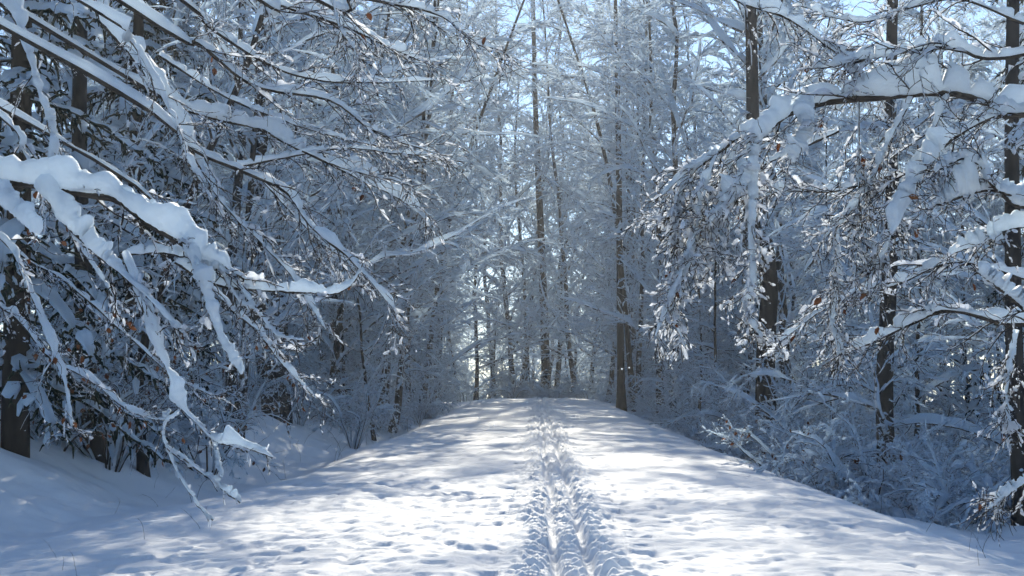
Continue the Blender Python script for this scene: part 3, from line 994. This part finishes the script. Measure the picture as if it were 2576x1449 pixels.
bough(TA, A0, pts((320, 640, D + .1), (420, 640, D + .1), (500, 670, D), (560, 690, D), (640, 780, D)), 0.006, 0.03, 0.012, 60, n2=9, len2=0.25, n3=4, len3=0.1, ts=0.6)
bough(TA, A0, pts((560, 690, D), (600, 760, D), (650, 790, D), (700, 850, D), (760, 860, D)), 0.004, 0.02, 0.01, 61, n2=6, len2=0.18, n3=3, len3=0.08, ts=0.6)

# the tree whose long boughs sweep down across the upper left
TB, B0 = bough_tree(-7.4, 13.0, 14, 0.2, 'beech sending long snow-lined boughs down across the upper left', 42)
SW = [
    # ctrl, r0, snow h, snow w, n2, len2
    ([('w', -7.4, 13, 7.0), (160, -60, 12.5), (262, 60, 12.3), (380, 200, 12), (450, 300, 12), (500, 420, 11.9), (540, 520, 11.8)], .035, .16, .07, 18, .7),
    ([('w', -7.4, 13, 6.3), (-40, -20, 13), (60, 110, 12.5), (100, 230, 12.3), (130, 330, 12.2), (125, 420, 12.1)], .025, .17, .07, 12, .6),
    ([('w', -7.4, 13, 7.6), (400, -40, 13), (520, 60, 13), (640, 140, 12.8), (760, 190, 12.8), (900, 205, 12.8), (1100, 200, 12.8)], .03, .09, .04, 22, .8),
    ([('w', -7.4, 13, 7.3), (360, 40, 12.5), (500, 110, 12.4), (640, 215, 12.3), (830, 252, 12.2), (940, 330, 12.2), (1095, 385, 12.2)], .03, .10, .042, 22, .8),
    ([('w', -7.4, 13, 6.4), (330, 200, 13), (520, 292, 13), (640, 322, 13), (720, 362, 13), (880, 440, 12.8), (1000, 500, 12.7), (1066, 546, 12.6)], .03, .13, .055, 20, .7),
    ([('w', -7.4, 13, 6.0), (300, 230, 11.5), (480, 372, 11.5), (600, 425, 11.4), (720, 480, 11.3), (790, 570, 11.2), (880, 640, 11.1), (960, 725, 11), (1006, 778, 11)], .03, .12, .05, 22, .7),
    ([(470, 360, 11.6), (560, 510, 11.5), (650, 605, 11.4), (740, 705, 11.3), (820, 832, 11.2)], .014, .10, .042, 16, .5),
    ([('w', -7.4, 13, 8.2), (560, -60, 12), (700, 10, 12), (850, 60, 12), (960, 110, 12), (1075, 155, 12)], .025, .11, .045, 18, .6),
    ([('w', -7.4, 13, 8.6), (700, -60, 11), (880, -12, 11), (1000, 15, 11), (1110, 45, 11), (1190, 108, 11), (1252, 125, 11)], .022, .09, .036, 18, .5),
    ([(600, 420, 12.6), (780, 385, 12.6), (880, 372, 12.6), (1000, 380, 12.5), (1098, 386, 12.5)], .012, .07, .03, 14, .5),
    ([(760, 380, 12.4), (850, 415, 12.4), (950, 440, 12.3), (1046, 458, 12.3)], .01, .06, .026, 10, .4),
    ([('w', -7.4, 13, 5.2), (300, 440, 14), (430, 600, 13.8), (560, 760, 13.5), (640, 835, 13.4), (700, 915, 13.3), (785, 1003, 13.2)], .022, .11, .045, 20, .6),
    ([('w', -7.4, 13, 6.8), (200, 0, 11), (330, 100, 11), (430, 280, 11), (480, 400, 11), (520, 480, 11)], .02, .12, .05, 14, .5),
    ([('w', -7.4, 13, 5.4), (-30, 270, 11), (60, 380, 11), (110, 470, 11), (220, 640, 11), (300, 760, 11)], .018, .07, .03, 16, .5),
    ([(400, 140, 13.5), (560, 240, 13.5), (700, 300, 13.4), (820, 340, 13.4), (950, 370, 13.4)], .015, .09, .04, 16, .6),
    ([(640, 430, 13), (720, 520, 13), (800, 600, 12.9), (850, 640, 12.8), (910, 700, 12.8)], .012, .09, .035, 14, .5),
    ([('w', -7.4, 13, 4.6), (-40, 560, 13), (60, 700, 12.6), (110, 830, 12.4), (160, 960, 12.2), (185, 1085, 12)], .02, .13, .055, 16, .6),
    ([('w', -7.4, 13, 4.2), (-60, 720, 14), (40, 800, 13.8), (120, 900, 13.5), (230, 960, 13.3), (330, 1040, 13), (420, 1062, 13)], .018, .09, .04, 18, .6),
    ([('w', -7.4, 13, 4.9), (0, 600, 15), (150, 700, 15), (300, 830, 15), (430, 950, 14.8), (540, 1010, 14.6)], .018, .08, .035, 20, .6),
    ([(830, -40, 10), (850, 60, 10), (880, 110, 10), (905, 160, 10)], .008, .06, .03, 8, .3),
]
for k, (c, r0, sh, sw, n2, l2) in enumerate(SW):
    q = 0.75 if k in (0, 1, 4) else 0.5
    bough(TB, B0, pts(*c), r0, sh * q, sw * q, 700 + k, n2=max(6, int(n2 * (0.6 if k in (0, 1, 2, 12, 13, 14, 16, 17) else 0.95))), len2=l2 * 0.8, n3=5, len3=0.22, ang=(0.25, 0.75), leaves=(1 if k < 11 or k in (12, 14, 15, 19) else 15), planar=0.8, lump=0.42)

# the limb across the right, with drooping sprays
TC, C0 = bough_tree(5.6, 10.6, 12, 0.2, 'beech reaching a long level limb in from the right edge', 43)
RW = [
    ([('w', 5.6, 10.6, 3.7), (2640, 280, 10), (2400, 231, 10), (2200, 243, 10), (2080, 256, 10), (1990, 282, 10), (1870, 335, 10), (1790, 390, 10), (1730, 425, 10), (1665, 485, 10)],
     .045, .14, .06, 16, .6, ([0, .3, .45, .62, .75, 1], [1.3, 1.2, .9, .35, .3, .5])),
    ([('w', 5.6, 10.6, 3.5), (2640, 285, 10), (2480, 300, 9.8), (2350, 385, 9.7), (2280, 480, 9.6), (2230, 590, 9.5)], .03, .12, .05, 14, .5, None),
    ([(1800, -40, 10.5), (1860, 5, 10.5), (1980, 48, 10.4), (2080, 120, 10.3), (2140, 165, 10.2), (2158, 225, 10)], .014, .07, .03, 14, .5, None),
    ([('w', 5.6, 10.6, 4.4), (2576, 138, 10), (2400, 120, 10), (2300, 130, 10), (2160, 160, 10), (2060, 180, 10.2)], .02, .08, .035, 18, .6, None),
    ([(2010, 270, 9.9), (1930, 330, 9.8), (1900, 370, 9.8), (1880, 430, 9.8), (1840, 490, 9.8), (1770, 560, 9.8)], .012, .16, .065, 8, .3, None),
    ([(2040, 262, 9.9), (2035, 300, 9.8), (2028, 340, 9.8), (1995, 400, 9.8)], .008, .15, .05, 4, .2, None),
    ([(1880, 330, 9.9), (1890, 430, 9.9), (1885, 560, 9.8), (1892, 680, 9.8), (1868, 780, 9.8), (1910, 850, 9.8)], .008, .075, .03, 18, .3, None),
    ([(1810, 370, 9.9), (1770, 480, 9.9), (1750, 580, 9.9), (1715, 690, 9.8), (1650, 850, 9.8)], .008, .065, .028, 18, .3, None),
    ([(1750, 600, 9.9), (1730, 690, 9.9), (1700, 760, 9.9), (1735, 875, 9.9)], .006, .05, .02, 8, .2, None),
    ([(1800, 380, 10), (1740, 440, 10), (1700, 520, 10), (1690, 620, 10)], .007, .065, .028, 14, .3, None),
    ([(1860, 340, 10), (1830, 450, 10), (1800, 560, 10), (1790, 660, 10)], .007, .065, .028, 14, .3, None),
    ([('w', 5.6, 10.6, 3.0), (2640, 520, 9.5), (2500, 478, 9.4), (2400, 500, 9.4), (2345, 518, 9.4)], .028, .13, .06, 8, .3, None),
    ([(2580, 500, 9.4), (2500, 475, 9.3), (2460, 420, 9.3), (2400, 400, 9.3), (2340, 430, 9.3)], .012, .09, .04, 10, .3, None),
    ([('w', 5.6, 10.6, 2.2), (2640, 815, 10.5), (2400, 782, 10.5), (2300, 810, 10.5), (2180, 866, 10.5), (2080, 905, 10.5)], .024, .09, .04, 16, .5, None),
    ([('w', 5.6, 10.6, 2.9), (2620, 560, 9.6), (2500, 600, 9.6), (2390, 640, 9.6)], .016, .10, .04, 8, .3, None),
    ([(2640, 830, 8.6), (2530, 742, 8.6), (2455, 684, 8.6)], .022, .10, .045, 2, .1, None),
    ([(2160, 245, 10), (2162, 400, 10), (2165, 560, 10), (2150, 720, 10)], .008, .02, .01, 16, .35, None),
    ([(2385, 240, 10), (2330, 370, 10), (2270, 500, 10), (2230, 620, 10), (2190, 700, 10)], .012, .06, .025, 16, .4, None),
    ([(2300, 235, 10), (2240, 350, 10), (2180, 480, 10), (2080, 600, 10)], .010, .06, .025, 18, .4, None),
    ([(2110, 330, 11), (1960, 400, 11), (1800, 480, 11), (1640, 560, 11)], .012, .06, .025, 20, .45, None),
    ([(2250, 440, 11.5), (2100, 480, 11.5), (1980, 480, 11.5), (1900, 500, 11.5)], .012, .07, .03, 14, .4, None),
    ([(2576, 60, 12), (2420, 0, 12), (2300, 20, 12), (2160, 60, 12), (2000, 20, 12)], .014, .07, .03, 20, .6, None),
    ([(2576, 700, 12), (2400, 660, 12), (2250, 720, 12), (2100, 760, 12), (1960, 860, 12)], .014, .07, .03, 20, .6, None),
    ([(2100, 560, 10.4), (2110, 680, 10.4), (2090, 800, 10.4), (2110, 900, 10.3)], .007, .055, .022, 16, .3, None),
    ([(2640, 1180, 9.5), (2540, 1240, 9.5), (2480, 1290, 9.4)], .008, .05, .02, 8, .25, None),
    ([(2560, 830, 9), (2540, 920, 9), (2530, 1010, 9), (2545, 1080, 9)], .006, .05, .022, 8, .2, None),
]
for k, (c, r0, sh, sw, n2, l2, pf) in enumerate(RW):
    q = 1.0 if k in (0, 4, 5, 11, 15) else 0.85
    bough(TC, C0, pts(*c), r0, sh * q, sw * q, 800 + k, lump=(0.22 if k in (0, 4, 5) else 0.4), n2=int(n2 * 1.3), len2=l2 * 0.85, n3=5, len3=0.16, prof=pf, leaves=1, ang=(0.35, 1.0), planar=0.9, droop=1.1, ts=(1.35 if 4 <= k <= 10 else 1.0))



# ------------------------------------------------------------------ leafy shrubs, dry stems, glitter in the air
def leafy(seed, x, y, n, H, spread, sc, nl, label):
    m, tw = shrub_meshes(rg(seed), n, H, spread, sc)
    e = assemble_shrub('beech_shrub', m, (x, y, gz(x, y)))
    tag(e, label, 'shrub')
    add_leaves([c for c in e.children if c.name.startswith('twigs')][0], tw, nl, rg(seed + 1), np.zeros(3), (0.065, 0.11))


leafy(900, -6.3, 20.8, 9, 2.6, 0.45, 0.8, 100, 'bush with rusty dead leaves beneath the tall spruce at the left')
leafy(902, -5.6, 24.0, 10, 2.5, 0.45, 0.8, 100, 'bush with rusty dead leaves behind the hanging twig, left of the road')
leafy(904, -7.0, 20.4, 9, 1.6, 0.6, 0.8, 26, 'low rusty-leaved bush at the far left on the bank')
leafy(906, 4.45, 24.5, 12, 1.35, 0.9, 1.1, 80, 'low rusty-leaved bush under a snow cap on the right shoulder')
leafy(908, 5.0, 21.8, 10, 1.3, 0.8, 1.1, 26, 'sparse rusty-leaved bush in front of the thicket on the right')

STEM = []
for i in range(5):
    rng = rg(950 + i)
    a = Acc()
    P = grow(np.array([(0, 0, -0.08)]), np.array([(rng.normal(0, 0.3), rng.normal(0, 0.3), 1)]), 1.0, 7, rng.uniform(0, 0.8), 0.12, rng)
    tube(a, P, taper(1, 7, [0.007], [0.003]), 4)
    st, d, t, pr, pl = spawn(P, taper(1, 7, [0.007], [0.003]), 3, 0.45, 0.95, 0.3, 0.8, rng)
    tube(a, grow(st, d, 0.25 * rng.uniform(0.4, 1, len(st)), 4, 0.2, 0.1, rng), taper(len(st), 4, 0.004 * np.ones(len(st)), 0.002 * np.ones(len(st))), 3)
    STEM.append(a.mesh('dry_stem', M_WEED))


def stems(n, x0, x1, y0, y1, h0, h1, label, group):
    for k in range(n):
        x, y = R.uniform(x0, x1), R.uniform(y0, y1)
        o = obj('dry_stem', STEM[R.integers(0, 5)])
        o.location = (x, y, float(height(np.array([x]), np.array([y]))[0]))
        o.rotation_euler = (R.normal(0, 0.15), R.normal(0, 0.15), R.uniform(0, 6.28))
        q = R.uniform(h0, h1)
        o.scale = (q, q, q)
        tag(o, label, 'weed stem', group)


stems(26, -6.6, -4.0, 17, 34, 0.25, 0.6, 'thin dry weed stem on the shaded left bank', 'weed stems on the left bank')
stems(34, -5.0, -3.7, 30, 62, 0.3, 0.8, 'dry grass stem by the far left ditch', 'grass stems along the ditch')
stems(26, 4.0, 6.6, 13.5, 27, 0.25, 0.6, 'thin dry weed stem in snow right of the road', 'weed stems right of the road')
stems(8, -4.2, -3.2, 9.8, 15, 0.15, 0.35, 'short bare sprig near the lower left corner', 'sprigs at the lower left')
stems(5, 3.3, 4.4, 10.2, 13, 0.15, 0.3, 'short bare sprig near the lower right corner', 'sprigs at the lower right')

rng = rg(77)
nf = 900
yy = rng.uniform(5, 60, nf)
px = np.where(rng.random(nf) < 0.5, rng.normal(1345, 130, nf), rng.uniform(-100, 2700, nf))
py = rng.uniform(-50, 1150, nf)
ctr = np.array([at(a, b, c) for a, b, c in zip(px, py, yy)])
ctr = ctr[ctr[:, 2] > 0.3]
rr = rng.uniform(0.0025, 0.006, len(ctr)) * (0.6 + ctr[:, 1] / 30)
octv = np.array([(1, 0, 0), (0, 1, 0), (-1, 0, 0), (0, -1, 0), (0, 0, 1), (0, 0, -1)], float)
FV = ctr[:, None] + octv[None] * rr[:, None, None]
ff = np.array([(0, 1, 4, 4), (1, 2, 4, 4), (2, 3, 4, 4), (3, 0, 4, 4), (1, 0, 5, 5), (2, 1, 5, 5), (3, 2, 5, 5), (0, 3, 5, 5)])
me = bpy.data.meshes.new('drifting_snow')
me.from_pydata(FV.reshape(-1, 3).tolist(), [], [tuple(int(q) for q in f[:3] + 6 * i) for i in range(len(ctr)) for f in ff])
me.materials.append(M_SNOWT)
tag(obj('drifting_snow', me), 'specks of snow drifting down through the sunlit air', kind='stuff')


# ------------------------------------------------------------------ frosty air
def haze_box(x0, x1, y0, y1, z0, z1, density):
    V = np.array([(x, y, z) for z in (z0, z1) for y in (y0, y1) for x in (x0, x1)], float)
    Fq = np.array([(0, 2, 3, 1), (4, 5, 7, 6), (0, 1, 5, 4), (2, 6, 7, 3), (0, 4, 6, 2), (1, 3, 7, 5)])
    m, nt, out = new_mat('frosty_air')
    v = nt.nodes.new('ShaderNodeVolumePrincipled')
    v.inputs['Color'].default_value = (0.90, 0.95, 1.0, 1)
    v.inputs['Density'].default_value = density
    v.inputs['Anisotropy'].default_value = 0.45
    nt.links.new(v.outputs[0], out.inputs['Volume'])
    o = obj('haze', quad_mesh('haze', V, Fq, m, smooth=False))
    return tag(o, 'thin frosty air hanging between the trees', kind='stuff')


haze_box(-300, 300, -150, 640, -20, 40, 0.0010)


# ------------------------------------------------------------------ tell look-alikes apart by row and by order from the left
ORD = ['leftmost', 'second from left', 'third from left', 'fourth from left', 'fifth from left', 'sixth from left', 'seventh from left', 'eighth from left',
       'ninth from left', 'tenth from left', 'eleventh from left', 'twelfth from left', 'thirteenth from left']
same = {}
for o in C.objects:
    if o.parent is None and o.get('group') and o.get('label'):
        same.setdefault((o['group'], o['label']), []).append(o)
CI = CM.T
for (g_, lab), os_ in same.items():
    if len(os_) < 2:
        continue
    os_.sort(key=lambda o: o.location.y)
    nb = -(-len(os_) // 11)
    names = {1: [''], 2: ['nearer row, ', 'farther row, '], 3: ['nearest row, ', 'middle row, ', 'farthest row, '],
             4: ['nearest row, ', 'second row, ', 'third row, ', 'farthest row, ']}[nb]
    for b_, idx in enumerate(np.array_split(np.arange(len(os_)), nb)):
        row = [os_[i] for i in idx]

        def sx(o):
            v = CI @ (np.array(o.location) - CAM)
            return v[0] / -v[2]
        for k, o in enumerate(sorted(row, key=sx)):
            o['label'] = lab + ', ' + names[b_] + ('rightmost' if k == len(row) - 1 else ORD[k])
